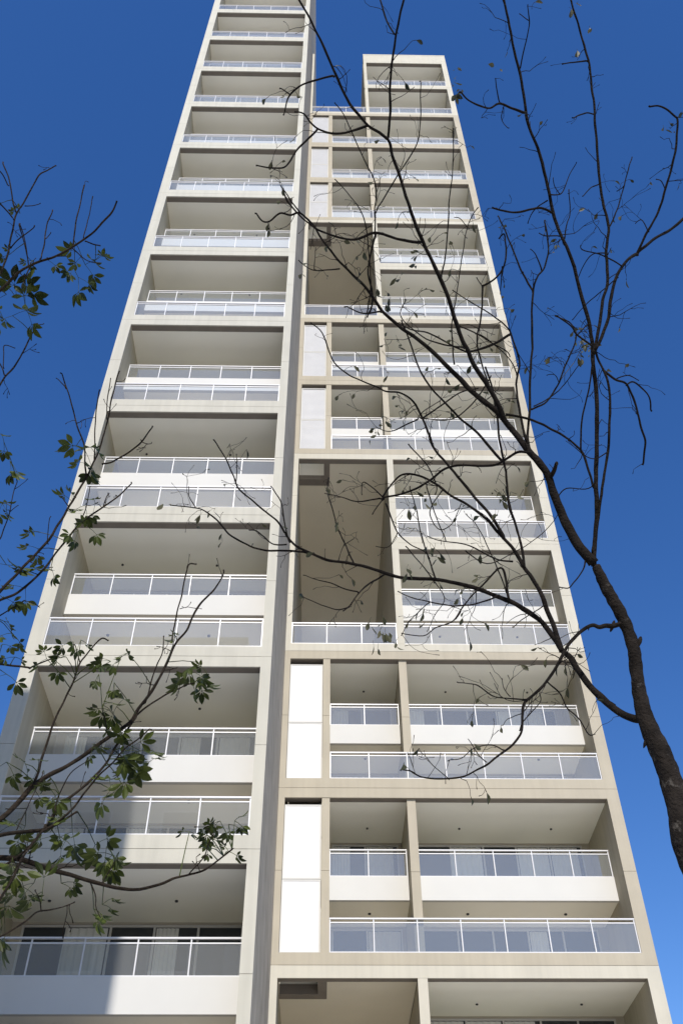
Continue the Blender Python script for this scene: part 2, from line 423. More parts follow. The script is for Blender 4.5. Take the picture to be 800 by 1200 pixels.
# ------------------------------------------------------------------ trees
rt_ = random.Random(11)
def catmull(P, sub=5):
    out = []
    n = len(P)
    if n == 2: return [P[0].lerp(P[1], t/sub) for t in range(sub+1)]
    for i in range(n-1):
        p0 = P[max(i-1, 0)]; p1 = P[i]; p2 = P[i+1]; p3 = P[min(i+2, n-1)]
        for k in range(sub):
            t = k/sub
            out.append(.5*((2*p1) + (-p0+p2)*t + (2*p0-5*p1+4*p2-p3)*t*t + (-p0+3*p1-3*p2+p3)*t**3))
    out.append(P[-1]); return out
class Tree:
    """limbs are traced as (x, y) of the photograph and stood at real distances from the viewer"""
    def __init__(s, distf): s.distf = distf; s.paths = []
    def pt(s, x, y, d=0):
        v = ray(x, y).normalized(); return v*(s.distf(y)+d) + Vector((0, 0, EYE))
    def path(s, pts, w0, w1, d0=0, d1=0, wig=1.0, pre=None, sub=5):
        """w0, w1: widths in photo px at the root and the tip, d0, d1: distance offsets in metres"""
        n = len(pts); P = []; W = []
        for i, (x, y) in enumerate(pts):
            t = i/(n-1) if n > 1 else 0
            P.append(s.pt(x, y, d0+(d1-d0)*t))
        Lp = catmull(P, sub); K = len(Lp); rad = []
        for i, p in enumerate(Lp):
            t = i/(K-1); dist = (p-Vector((0, 0, EYE))).length
            rad.append(max(.0021, (w0+(w1-w0)*t**.7)/F*dist*.5*.84))
        # small natural kinks, none at the root
        for i in range(1, K-1):
            q = Lp[i]; r = rad[i]
            nv = noise.noise_vector(q*2.3+Vector((7, 1, 3)))
            Lp[i] = q + nv*wig*min(.03, .012+r*.55) + noise.noise_vector(q*9)*.006
        if pre:
            Lp = pre[0] + Lp; rad = pre[1] + rad
        s.paths.append((Lp, rad)); return Lp, rad
def knots(mb, pts, rads, every=.35):
    pass
def twig(mb, rg, p, d, L, r, depth=0, leaves=None, droop=0):
    n = max(4, int(L/.05)); pts = [p.copy()]; dd = d.normalized(); rad = [r]
    for k in range(n):
        dd = (dd + Vector([rg.gauss(0, .27) for _ in range(3)]) + Vector((0, 0, droop))).normalized()
        pts.append(pts[-1] + dd*(L/n)); rad.append(max(.0016, r*(1-.65*(k+1)/n)))
    rad[-1] *= 1.9; mb.tube(pts, rad, 5)
    if depth > 0:
        for k in range(rg.choice((1, 2, 2, 3))):
            j = rg.randrange(1, n)
            nd = (dd + Vector([rg.gauss(0, .8) for _ in range(3)])).normalized()
            twig(mb, rg, pts[j], nd, L*rg.uniform(.35, .6), r*.6, depth-1, leaves, droop)
    if leaves is not None: leaves.append((pts[-1], dd))
    return pts
def leaflet(mb, p, d, side, L, W, curl, m=0):
    """one leaflet: a folded pointed blade along d"""
    d = d.normalized(); side = (side - d*side.dot(d)).normalized(); nrm = d.cross(side)
    prof = ((0, .0), (.15, .32), (.40, .84), (.62, 1), (.84, .62), (1, 0)); b = len(mb.v); c = []
    for t, ww in prof:
        ce = p + d*(L*t) - nrm*(curl*L*t*t)
        c.append((ce, ww*W*.5))
    idx = []
    for (ce, hw) in c:
        if hw == 0: mb.v.append(tuple(ce)); idx.append((len(mb.v)-1,)*3)
        else:
            up_ = nrm*hw*.35
            mb.v += [tuple(ce - side*hw + up_), tuple(ce), tuple(ce + side*hw + up_)]
            k = len(mb.v); idx.append((k-3, k-2, k-1))
    for a, e in zip(idx[:-1], idx[1:]):
        for s0, s1 in ((0, 1), (1, 2)):
            q = []
            for v in (a[s0], a[s1], e[s1], e[s0]):
                if v not in q: q.append(v)
            if len(q) > 2: mb.f.append(tuple(q)); mb.mi.append(m)
def palmate(mb, stems, rg, p, d, size, n=5, droop=.5):
    """a compound leaf: a stalk and n leaflets spreading like fingers, hanging"""
    sd_ = (d + Vector([rg.gauss(0, .5) for _ in range(3)]) + Vector((0, 0, -.1))).normalized()
    stalk = [p, p+sd_*size*.5, p+sd_*size*.95+Vector((0, 0, -size*.12))]
    stems.tube(stalk, [.0018, .0014, .0012], 4)
    hub = stalk[-1]; ax = (stalk[-1]-stalk[-2]).normalized()
    ax = (ax + Vector((0, 0, -droop))).normalized()
    sx = ax.cross(Vector((rg.gauss(0, 1), rg.gauss(0, 1), rg.gauss(0, 1)))).normalized(); 
    # the blade plane faces roughly upward so that it is seen from below
    nz = Vector((rg.gauss(0, .45), rg.gauss(0, .45), 1)).normalized()
    sx = ax.cross(nz).normalized()
    for k in range(n):
        a = (k-(n-1)/2)*R(rg.uniform(34, 44)); ln = size*(1.0-.10*abs(k-(n-1)/2))*rg.uniform(.85, 1.12)
        dv = (ax*math.cos(a) + sx*math.sin(a) + Vector((0, 0, -.25*droop-rg.random()*.2))).normalized()
        pside = (-ax*math.sin(a) + sx*math.cos(a))
        stems.tube([hub, hub+dv*ln*.16], [.0012, .001], 4)
        leaflet(mb, hub+dv*ln*.15, dv, pside, ln, ln*rg.uniform(.38, .50), rg.uniform(.05, .4))

# --- the bare tree on the right
TR = Tree(lambda y: 7.3 + (980-y)*.0030)
rg = random.Random(3)
right_tree = empty('bare_tree', (0, 0, 0))
tag(right_tree, 'nearly leafless dark tree with thick forked trunk reaching over from the right', 'tree')
root = TR.pt(800, 980)
tp = [Vector((root.x+.95, root.y+.35, -.05)), Vector((root.x+.72, root.y+.25, 1.0)), Vector((root.x+.42, root.y+.12, 2.4)), Vector((root.x+.2, root.y+.05, 3.6))]
tpts = [(806, 1000), (796, 950), (778, 893), (757, 845), (747, 800), (741, 757), (728, 722), (712, 693), (697, 662)]
trunk_pts = tp + [TR.pt(x, y) for x, y in tpts]
tw = [.19, .16, .145, .13] + [w_/F*9*.5*.86 for w_ in (26, 25, 23, 19, 15, 14, 14, 14, 11)]
def dense(P, Rr, sub=6):
    L_ = catmull(P, sub); n = len(L_); m_ = len(Rr)
    rr = []
    for i in range(n):
        t = i/(n-1)*(m_-1); a = int(min(t, m_-2)); rr.append(Rr[a]+(Rr[a+1]-Rr[a])*(t-a))
    return L_, rr
L_, rr = dense(trunk_pts, tw)
for i in range(1, len(rr)):
    rr[i] *= 1+.10*noise.noise(L_[i]*3.1)
tb = MB().tube(L_, rr, 20)
# burls and branch scars on the trunk
for (x, y, r_) in ((749, 752, .022), (718, 733, .02), (757, 868, .018)):
    c = TR.pt(x, y, -.02)
    tb.tube([c+Vector((-.03, .03, -.05)), c+Vector((0, 0, 0)), c+Vector((.02, -.01, .05))], [r_*.5, r_, r_*.4], 10)
trunk_o = tb.build('trunk', M['trunk_bark'], right_tree, smooth=True)
def displace(o, s=.014, size=.09, lv=1):
    sub = o.modifiers.new('sub', 'SUBSURF'); sub.levels = lv; sub.render_levels = lv
    tx = bpy.data.textures.new('bark_relief', 'CLOUDS'); tx.noise_scale = size
    d = o.modifiers.new('relief', 'DISPLACE'); d.texture = tx; d.strength = s; d.texture_coords = 'GLOBAL'; d.mid_level = .5
displace(trunk_o, .022, .07)
def limb(pts, w0, w1, d0=0, d1=0, name='limb', subs=(), tree=TR, par=right_tree, mt=None, twigs=1.0, tw_len=(.10, .42), rg=rg, sides=8, droop=0, pre=None, leafsites=None):
    """one limb with its own side branches, a single mesh; subs = [(pts, w0, w1, d0, d1), ...]"""
    mb = MB()
    allp = [(pts, w0, w1, d0, d1, pre)] + [(*s_, None) for s_ in subs]
    for (p_, a, c, e0, e1, pr) in allp:
        Lp, rad = tree.path(p_, a, c, e0, e1, pre=pr, sub=6)
        rad[-1] *= 1.3
        # slight swellings at buds
        rad = [r_*(1+.16*noise.noise(q_*9)) for r_, q_ in zip(rad, Lp)]
        mb.tube(Lp, rad, sides if a > 6 else 6)
        total = sum((Lp[i+1]-Lp[i]).length for i in range(len(Lp)-1))
        nt_ = int(total*(4.8 if par is right_tree else 1.6)*twigs + rg.random())
        for _ in range(nt_):
            j = rg.randrange(max(1, len(Lp)//5), len(Lp)-1)
            if rad[j] > .05: continue
            t = (Lp[j+1]-Lp[j]).normalized()
            dv = (t*rg.uniform(.1, .9) + Vector([rg.gauss(0, .75) for _ in range(3)]) + Vector((0, 0, .1))).normalized()
            twig(mb, rg, Lp[j], dv, rg.uniform(*tw_len), max(.0024, min(.0045, rad[j]*.4)), 1 if rg.random() < .55 else 0, leafsites, droop)
    o = mb.build(name, mt or M['bark'], par, smooth=True)
    return o
dry = []       # places where a few withered leaves still hang
# C: the main limb up to the left
limb([(695, 660), (676, 637), (662, 608), (652, 582), (641, 556), (620, 530), (600, 505), (580, 482), (555, 462), (535, 440), (505, 412), (485, 395), (470, 385), (447, 366), (428, 336), (398, 307), (380, 285), (369, 266)],
     15, 2.2, 0, .5, subs=[
     ([(645, 562), (650, 552), (652, 543)], 7, 5, .1, .0),
     ([(369, 266), (352, 250), (340, 252), (328, 250), (316, 259), (307, 259), (299, 250)], 3.2, 2, .5, .6),
     ([(352, 250), (342, 237), (336, 228), (329, 217)], 2.4, 1.4, .5, .4),
     ([(398, 315), (368, 316), (350, 305)], 2, 1.2, .4, .6), ([(368, 316), (370, 290)], 1.4, 1, .5, .7),
     ([(447, 366), (425, 368), (403, 360)], 3, 1.4, .35, .2), ([(430, 367), (435, 330), (432, 290), (425, 250), (404, 222), (392, 210)], 2.2, 1.2, .35, .0)],
     leafsites=dry)
# D: second limb rising from C to the top of the picture
limb([(600, 505), (590, 492), (580, 470), (568, 450), (555, 430), (548, 412), (540, 395), (525, 350), (515, 325), (505, 303), (493, 280), (482, 250), (470, 210), (460, 185), (454, 163), (432, 147), (412, 124), (400, 105), (386, 74), (375, 50), (362, 22), (350, -5)],
     8, 2.5, .2, -.6, subs=[
     ([(454, 163), (456, 130), (457, 100), (461, 68), (465, 35), (474, -4)], 4, 2.8, -.3, -.5),
     ([(462, 40), (452, 22), (444, -4)], 2.2, 2, -.4, -.2),
     ([(432, 147), (400, 157), (372, 150), (355, 133), (345, 131)], 3.6, 1.8, -.3, -.6),
     ([(372, 151), (350, 172), (340, 190), (332, 197), (315, 197), (300, 194)], 3, 1.8, -.4, -.7),
     ([(392, 90), (370, 95), (352, 102), (340, 112), (335, 124), (332, 135)], 3, 1.6, -.4, -.2), ([(340, 112), (331, 106), (328, 104)], 2, 1.4, -.3, -.2),
     ([(493, 284), (470, 280), (441, 273), (415, 280), (389, 275), (364, 263), (340, 239), (332, 222)], 4.6, 2, 0, .4),
     ([(441, 273), (432, 315), (437, 350), (430, 372)], 3, 2, .1, .3),
     ([(440, 250), (470, 200), (488, 170), (492, 150), (492, 100), (491, 95)], 2, 1.2, .1, -.2),
     ([(440, 278), (440, 250), (440, 215), (420, 175), (404, 135), (392, 120)], 2.2, 1.2, .1, -.2),
     ([(517, 325), (522, 297), (525, 239), (530, 200), (531, 150)], 2.4, 1.4, 0, -.4),
     ([(532, 427), (529, 380), (535, 343), (548, 268), (560, 243)], 2.2, 1.2, .2, .5), ([(550, 268), (540, 256), (532, 255)], 1.4, 1, .4, .3),
     ([(545, 408), (520, 405), (495, 395), (470, 370), (475, 350)], 2.4, 1.3, .2, -.2),
     ([(535, 380), (560, 392), (590, 410), (597, 418)], 2.2, 1.4, .2, .5)],
     leafsites=dry)
# E: right fork of the trunk
limb([(695, 664), (697, 640), (700, 600), (699, 550), (700, 500), (698, 450), (695, 418), (692, 395), (687, 371), (668, 304), (655, 272), (648, 253), (643, 225), (640, 208), (630, 172), (620, 145), (614, 112), (609, 84), (602, 55), (597, 28), (589, -5)],
     7, 2.8, 0, .4, subs=[
     ([(609, 80), (616, 50), (620, 28), (618, 5)], 2, 1.2, .3, .2), ([(619, 24), (608, 16)], 1.2, 1, .3, .3),
     ([(616, 132), (600, 126), (586, 121), (575, 126), (564, 125), (548, 118), (538, 108)], 3.6, 2, .2, -.2), ([(586, 121), (582, 105), (580, 92)], 1.6, 1.2, .1, 0),
     ([(590, 124), (588, 140), (596, 150)], 1.3, 1, .1, 0),
     ([(646, 250), (632, 244), (620, 245), (602, 248), (588, 246), (576, 243)], 3.2, 2.4, .2, 0), ([(641, 235), (625, 247), (618, 262)], 1.8, 1.2, .2, .5),
     ([(642, 228), (656, 228), (662, 218), (666, 205), (675, 190)], 2, 1, .2, .5), ([(656, 228), (650, 218), (648, 208)], 1.4, 1, .2, .1),
     ([(661, 280), (664, 262), (667, 250), (666, 222)], 2, 1.2, .2, .3), ([(655, 277), (640, 277), (631, 273)], 2, 1.2, .2, .1), ([(641, 276), (638, 265)], 1.4, 1, .2, .1),
     ([(695, 415), (700, 385), (706, 355), (712, 333), (710, 300), (713, 266), (706, 240), (702, 214), (699, 180), (697, 150), (696, 120), (693, 100), (688, 70), (682, 45), (675, 20), (668, -5)], 5, 2.2, 0, .8),
     ([(713, 266), (722, 245), (730, 218), (738, 190), (740, 184)], 2.2, 1.2, .4, .9), ([(730, 218), (722, 224)], 1.3, 1, .6, .7),
     ([(688, 72), (672, 73), (658, 75)], 2.2, 1.6, .7, .4), ([(696, 134), (684, 132), (670, 138)], 2.2, 1.6, .7, .4), ([(702, 215), (692, 220), (682, 230)], 1.8, 1.2, .6, .4),
     ([(697, 410), (712, 372), (722, 325), (735, 305), (746, 298)], 5, 4, 0, .5), ([(746, 298), (770, 278), (786, 268), (806, 250)], 4, 3.6, .5, .9),
     ([(746, 300), (760, 270), (770, 250), (778, 225), (785, 200), (791, 175), (794, 143), (790, 135), (780, 127), (770, 123), (760, 124)], 3.6, 2.2, .5, .6),
     ([(779, 222), (774, 212), (768, 210)], 1.6, 1.1, .5, .4), ([(760, 272), (752, 258), (744, 262)], 1.6, 1.1, .5, .5),
     ([(728, 312), (706, 300), (682, 294), (680, 288)], 2.2, 1.2, .3, .1), ([(712, 298), (696, 298), (684, 310), (676, 328)], 1.8, 1, .3, .6),
     ([(724, 325), (700, 345), (685, 358), (670, 375)], 1.6, 1, .3, .6), ([(693, 405), (675, 392), (668, 382), (652, 370)], 3, 1.8, 0, -.3)],
     twigs=.6, leafsites=dry)
# E2: thin branch looping to the right of the fork
limb([(694, 648), (699, 620), (705, 580), (712, 530), (715, 485), (714, 460), (710, 440), (703, 425), (697, 410)], 4, 3, 0, .1, subs=[
     ([(706, 432), (720, 445), (732, 450), (740, 462), (746, 480), (752, 505), (755, 520), (752, 545)], 3.6, 2.6, .1, .5),
     ([(733, 452), (742, 448), (752, 455), (761, 465), (763, 482)], 2.4, 2, .2, .5), ([(720, 445), (735, 440), (748, 446)], 1.8, 1.2, .2, .3),
     ([(712, 530), (696, 538), (680, 530), (665, 516)], 1.8, 1, .1, -.2)], twigs=.5, leafsites=dry)
# F: upright from C into the sky, H: the arc joining the right
limb([(622, 534), (618, 510), (620, 470), (622, 420), (624, 343), (628, 325), (637, 315), (643, 295), (642, 272), (638, 258)], 4, 1.8, .1, .8, subs=[
     ([(624, 343), (610, 318), (600, 292), (590, 268), (583, 253)], 3, 1.6, .6, .9), ([(634, 317), (628, 300), (621, 292)], 2, 1.2, .6, .6),
     ([(620, 480), (640, 470), (655, 448), (666, 420), (674, 393), (668, 380), (650, 370)], 3, 1.8, .3, .9), ([(674, 393), (690, 378)], 2.2, 1.4, .6, .8),
     ([(625, 476), (645, 465), (662, 450), (680, 425)], 2, 1.2, .3, .8), ([(655, 448), (650, 440), (640, 440)], 1.5, 1, .4, .5)], twigs=.8, leafsites=dry)
limb([(592, 486), (615, 490), (640, 500), (662, 512), (680, 527), (690, 550), (696, 572)], 4, 3, .2, .1, subs=[
     ([(680, 527), (682, 490), (690, 455), (694, 420)], 2.6, 2, .1, 0), ([(652, 585), (665, 572), (690, 572), (700, 560)], 2, 1.3, .1, -.1)], twigs=.5)
# the curve crossing the edge of the tower
limb([(617, 520), (608, 485), (604, 450), (607, 425), (600, 395), (590, 380), (570, 365), (548, 350), (530, 340)], 3.6, 1.6, .3, .9, subs=[
     ([(597, 392), (580, 402), (560, 410), (548, 413)], 4, 3, .7, .4), ([(548, 413), (520, 400), (500, 390), (480, 385), (460, 375)], 2.8, 1.4, .4, .1),
     ([(605, 440), (595, 420), (575, 400), (562, 392)], 2, 1.2, .5, .3), ([(565, 335), (564, 370), (560, 400), (568, 440), (585, 480)], 2.6, 2.2, .6, .3),
     ([(565, 335), (580, 325), (590, 310), (592, 290), (590, 275), (584, 280)], 3, 1.8, .6, .9), ([(588, 312), (586, 345)], 1.8, 1.2, .7, .9), ([(566, 337), (558, 325)], 1.6, 1.1, .6, .6)], twigs=.9, leafsites=dry)
# lower branch from the trunk: A to the far left, B through the tangle
limb([(752, 843), (742, 842), (725, 832), (708, 820), (692, 805), (677, 787), (668, 773), (658, 764), (650, 750), (640, 733), (630, 724), (614, 714), (597, 704), (580, 697), (560, 690), (540, 685), (510, 679), (475, 677), (452, 672), (430, 665), (408, 660), (385, 657), (365, 650), (350, 642), (342, 634), (335, 625)],
     11.5, 2.8, 0, .6, subs=[
     ([(360, 648), (330, 645), (305, 644), (288, 637), (270, 625), (258, 612), (245, 602), (236, 597), (225, 595), (212, 593), (200, 592)], 3.4, 1.6, .6, .9),
     ([(335, 625), (325, 610), (312, 600), (295, 587), (280, 575), (272, 557), (262, 535), (250, 515)], 3.2, 1.6, .6, .4), ([(276, 566), (277, 548), (277, 532)], 1.8, 1.2, .5, .4),
     ([(340, 636), (334, 612), (330, 590), (322, 578), (317, 570)], 2.4, 1.4, .6, .4), ([(336, 638), (320, 637), (308, 627), (300, 621), (292, 621)], 2.4, 1.6, .6, .5), ([(229, 595), (222, 582), (221, 570)], 1.6, 1, .8, .9),
     ([(452, 672), (435, 683), (420, 695), (410, 708), (402, 716)], 3, 1.6, .5, .2), ([(420, 695), (402, 690), (385, 683), (370, 680), (355, 674)], 2.4, 1.2, .4, .3),
     ([(410, 710), (395, 714), (375, 708), (360, 702), (352, 697)], 2.2, 1.2, .3, .2),
     ([(415, 661), (405, 640), (395, 618), (388, 595), (383, 575), (385, 560)], 2.4, 1.4, .5, .8), ([(396, 658), (402, 640), (415, 630)], 1.6, 1, .5, .7),
     ([(510, 678), (502, 655), (493, 625), (488, 595), (480, 570)], 2.4, 1.4, .4, .8),
     ([(478, 520), (500, 545), (512, 570), (510, 580)], 2, 1.4, .4, .5), ([(597, 704), (592, 680), (585, 665), (570, 680), (556, 695), (545, 708), (530, 727), (510, 735), (495, 745), (470, 742)], 4, 1.4, .2, .2),
     ([(585, 697), (560, 707), (535, 710), (505, 706), (480, 700), (466, 693)], 3, 1.4, .3, .0), ([(503, 706), (480, 728), (470, 745)], 1.8, 1, .1, .0), ([(533, 726), (540, 715), (528, 710)], 1.6, 1, .1, 0)],
     leafsites=dry, sides=12)
limb([(658, 764), (653, 749), (643, 720), (633, 695), (624, 680), (614, 667), (600, 645), (582, 624), (573, 612), (563, 604), (545, 590), (530, 582), (519, 572), (510, 566), (498, 560), (480, 555), (465, 560), (448, 585)],
     7.5, 2.4, 0, .4, subs=[
     ([(590, 632), (575, 605), (560, 588), (540, 562), (525, 545), (508, 525), (498, 500), (484, 470), (470, 460), (455, 458), (440, 452), (410, 440), (390, 422), (377, 390), (364, 378)], 5, 1.6, .1, .7),
     ([(588, 540), (560, 508), (540, 492), (520, 470), (505, 455), (490, 430), (480, 400), (470, 375)], 4.4, 1.8, .4, .2),
     ([(448, 585), (420, 588), (400, 582), (380, 578)], 2.8, 1.2, .4, .5), ([(450, 585), (436, 603)], 2, 1.4, .4, .4), ([(450, 585), (427, 566), (424, 580)], 2, 1.2, .4, .3),
     ([(448, 585), (475, 578), (500, 566), (522, 550), (545, 545), (575, 545), (590, 540), (605, 531), (621, 531)], 2.6, 4, .4, .05),
     ([(452, 590), (458, 608), (465, 625), (480, 638), (497, 647), (503, 655)], 2.4, 1.5, .4, .5), ([(465, 625), (455, 640), (440, 640)], 1.7, 1, .4, .3),
     ([(600, 658), (580, 655), (555, 642), (535, 636), (518, 634), (500, 628)], 2.8, 1.4, .2, .4), ([(614, 667), (605, 620), (596, 590), (590, 545), (583, 500), (576, 455), (568, 430)], 4, 2.4, .1, .5),
     ([(500, 567), (510, 600), (522, 634)], 2, 1.4, .4, .5), ([(520, 573), (505, 600), (515, 620), (530, 612), (540, 590)], 1.8, 1.2, .3, .6),
     ([(596, 700), (575, 650), (560, 620), (546, 602)], 2, 1.1, .2, .6), ([(545, 645), (570, 660), (600, 648), (640, 620), (655, 600)], 2, 1, .2, .6),
     ([(475, 640), (500, 670), (520, 700), (510, 720), (500, 740)], 1.8, 1, .5, .2), ([(638, 708), (610, 725), (600, 735)], 2, 1.2, 0, -.1),
     ([(493, 490), (515, 475), (540, 460), (560, 455)], 2.6, 1.5, .4, .6), ([(490, 490), (470, 500), (455, 505), (440, 500)], 2.2, 1.2, .4, .5),
     ([(575, 440), (555, 470), (530, 490), (500, 490), (490, 488), (500, 478), (515, 470)], 2.2, 1.2, .5, .6)],
     leafsites=dry)
# from the trunk down across the lower balcony
limb([(731, 730), (720, 734), (711, 734), (703, 736), (695, 734), (685, 739), (675, 748), (667, 757), (657, 773), (641, 799), (628, 813), (616, 823), (612, 838), (610, 854), (600, 870), (585, 882), (572, 893), (555, 903), (540, 911), (518, 914), (495, 912), (482, 905), (469, 903)],
     7, 1.8, .0, -.6, subs=[
     ([(620, 820), (600, 818), (580, 815), (560, 803), (548, 800), (535, 799)], 2.6, 1.4, -.2, -.4), ([(641, 799), (655, 812), (665, 830), (678, 842), (690, 860), (697, 860)], 2.4, 1.4, -.1, -.2),
     ([(590, 878), (575, 872), (555, 876), (540, 888), (524, 892)], 2, 1.2, -.3, -.5), ([(608, 856), (612, 845), (622, 835), (634, 822), (632, 812)], 2, 1.2, -.3, -.2),
     ([(570, 893), (560, 885), (552, 872), (548, 866)], 1.6, 1, -.4, -.5), ([(526, 914), (510, 900), (500, 888)], 1.4, .9, -.5, -.6), ([(598, 816), (590, 805), (588, 795)], 1.5, .9, -.3, -.3)], twigs=1.3, leafsites=dry)
limb([(687, 652), (682, 668), (672, 682), (666, 688), (655, 688)], 2.6, 1.6, 0, -.2, twigs=.3)

# withered leaves still hanging on the bare tree
lf = MB(); st = lf
for (x, y, n, dd) in ((533, 88, 3, -.1), (532, 112, 4, -.1), (528, 95, 2, 0), (538, 108, 3, 0), (588, 78, 2, .1), (668, 8, 1, .8), (678, 4, 1, .8), (686, 38, 2, .8), (679, 57, 1, .8), (779, 150, 3, .6), (788, 150, 1, .6), (796, 134, 1, .6),
                      (484, 298, 2, .1), (487, 312, 2, .1), (454, 352, 6, .2), (447, 345, 3, .2), (466, 326, 2, .2), (470, 322, 1, .2), (456, 388, 1, .4), (467, 402, 3, .4), (451, 438, 2, .4),
                      (440, 505, 3, .4), (436, 502, 2, .4), (452, 495, 2, .4), (438, 512, 2, .4), (355, 325, 2, .5), (682, 400, 4, .7), (686, 408, 3, .7), (678, 418, 3, .7), (690, 400, 2, .7), (588, 585, 4, .2), (583, 578, 3, .2),
                      (505, 640, 4, .3), (512, 655, 3, .3), (475, 668, 2, .3), (478, 675, 2, .3), (450, 728, 2, .1), (445, 740, 3, .1), (453, 745, 3, .1), (440, 757, 2, .1), (462, 752, 2, .1), (436, 735, 2, .1),
                      (583, 605, 2, .1), (496, 716, 3, .1), (495, 730, 2, .1), (422, 465, 1, .5), (480, 597, 2, .3), (500, 585, 2, .3), (515, 590, 1, .3), (380, 575, 2, .5), (395, 610, 2, .5), (236, 605, 2, .9), (248, 598, 3, .9), (195, 590, 2, .9), (230, 612, 1, .9), (262, 630, 2, .8), (335, 617, 1, .5), (348, 700, 1, .2), (553, 874, 2, -.5)):
    for k in range(n):
        p = TR.pt(x+rg.gauss(0, 2.5), y+rg.gauss(0, 3), dd+rg.gauss(0, .04))
        dv = Vector((rg.gauss(0, .45), rg.gauss(0, .45), -1)).normalized(); ln = rg.uniform(.07, .115)
        leaflet(lf, p, dv, Vector((rg.gauss(0, 1), rg.gauss(0, 1), .2)), ln, ln*rg.uniform(.32, .5), rg.uniform(-.3, .4))
        if rg.random() < .6: st.tube([p+Vector((rg.gauss(0, .02), 0, .05)), p], [.0016, .0013], 4)
for (p, d) in rg.sample(dry, min(190, len(dry))):
    ln = rg.uniform(.05, .095); leaflet(lf, p, (d+Vector((0, 0, -1.2))).normalized(), Vector((rg.gauss(0, 1), rg.gauss(0, 1), .2)), ln, ln*.5, .2)
for k in range(34):
    p = TR.pt(684+rg.gauss(0, 5), 403+rg.gauss(0, 8), .75+rg.gauss(0, .05)); ln = rg.uniform(.02, .045)
    leaflet(lf, p, Vector((rg.gauss(0, 1), rg.gauss(0, 1), rg.gauss(0, 1))), Vector((rg.gauss(0, 1), rg.gauss(0, 1), rg.gauss(0, 1))), ln, ln*.5, .2, 1)
lf.tube([TR.pt(672, 425, .75), TR.pt(679, 412, .75), TR.pt(684, 400, .75), TR.pt(686, 394, .75)], [.003]*4, 5)
lf.tube([TR.pt(648, 458, .7), TR.pt(660, 440, .7), TR.pt(672, 425, .75)], [.0035]*3, 5)
lf.build('dry_leaves', [M['dryleaf'], M['budleaf']], right_tree)

# --- the leafy tree on the left
TL = Tree(lambda y: 5.0 + (1000-y)*.0022)
lt = empty('leafy_tree', (0, 0, 0))
tag(lt, 'slender tree with hand-shaped green leaves reaching in from the left', 'tree')
rg2 = random.Random(21)
TX, TY = -3.1, 3.9
Lk, rk = dense([Vector((TX-.1, TY+.1, -.05)), Vector((TX, TY, 1.2)), Vector((TX-.06, TY+.03, 2.6)), Vector((TX+.02, TY-.04, 4.2)), Vector((TX-.25, TY, 6.0)), Vector((TX-.3, TY, 7.6))], [.15, .115, .10, .085, .06, .03], 8)
displace(MB().tube(Lk, rk, 16).build('trunk', M['bark_light'], lt, smooth=True), .015, .06)
def trunk_at(z):
    for a, c in zip(Lk[:-1], Lk[1:]):
        if a.z <= z <= c.z: return a.lerp(c, (z-a.z)/max(1e-6, c.z-a.z))
    return Lk[-1] if z > 1 else Lk[0]
def feeder(x, y, w, drop=.9, d0=0):
    """the part of a limb outside the picture: from the trunk to where the limb enters the view"""
    p = TL.pt(x, y, d0); a = trunk_at(min(7.2, max(1.4, p.z-drop)))
    mid = a.lerp(p, .5) + Vector((0, 0, -.12)); r = w/F*(p-Vector((0, 0, EYE))).length*.5
    pts = catmull([a, a.lerp(p, .25)+Vector((0, 0, -.06)), mid, p], 4)[:-1]
    return pts, [r*(1.9-.9*i/len(pts)) for i in range(len(pts))]
GR = M['bark_light']
def ll(pts, w0, w1, subs=(), d0=0, d1=0, feed=True, twigs=.8, drop=.9, mt=None):
    pre = feeder(*pts[0], w0, drop, d0) if feed else None
    return limb(pts, w0, w1, d0, d1, subs=subs, tree=TL, par=lt, mt=mt or M['bark_light'], twigs=twigs, tw_len=(.05, .16), rg=rg2, pre=pre)
ll([(-8, 1003), (12, 1003), (27, 1005), (60, 1017), (90, 1026), (120, 1037), (150, 1043), (186, 1038), (205, 1030), (222, 1025), (240, 1020), (260, 1005), (272, 995)], 8, 2, d1=-.3, subs=[
    ([(222, 1024), (238, 1005), (243, 990), (250, 977)], 2.2, 1.4, -.25, -.4), ([(105, 1032), (112, 1050), (113, 1062), (118, 1075)], 1.8, 1.2, -.1, -.1), ([(118, 1037), (130, 1018), (135, 1008)], 1.8, 1.2, -.1, -.1)])
ll([(-8, 966), (0, 959), (18, 942), (39, 920), (56, 908), (75, 899), (102, 882), (129, 863), (150, 848), (161, 830), (171, 815), (186, 794), (196, 775), (204, 758), (219, 740), (232, 715), (243, 699), (252, 688), (258, 678), (262, 668)], 8, 1.8, d1=.4, subs=[
    ([(152, 845), (165, 832), (180, 821), (193, 812), (207, 806), (218, 801), (228, 800)], 2.8, 1.8, .2, 0), ([(202, 752), (206, 728), (212, 700), (215, 682), (218, 668), (222, 661), (230, 661)], 2.4, 1.8, .3, .4),
    ([(39, 920), (44, 905), (48, 890), (63, 851), (70, 833), (78, 818), (86, 800), (90, 788), (93, 776), (99, 768), (105, 761), (118, 747), (127, 750)], 4, 1.8, 0, .4), ([(93, 776), (90, 765), (87, 755)], 2, 1.2, .3, .3),
    ([(168, 825), (176, 800), (184, 778), (190, 765), (192, 745)], 2.4, 1.5, .2, .3), ([(128, 862), (125, 845), (120, 830)], 2, 1.2, .1, -.1)])
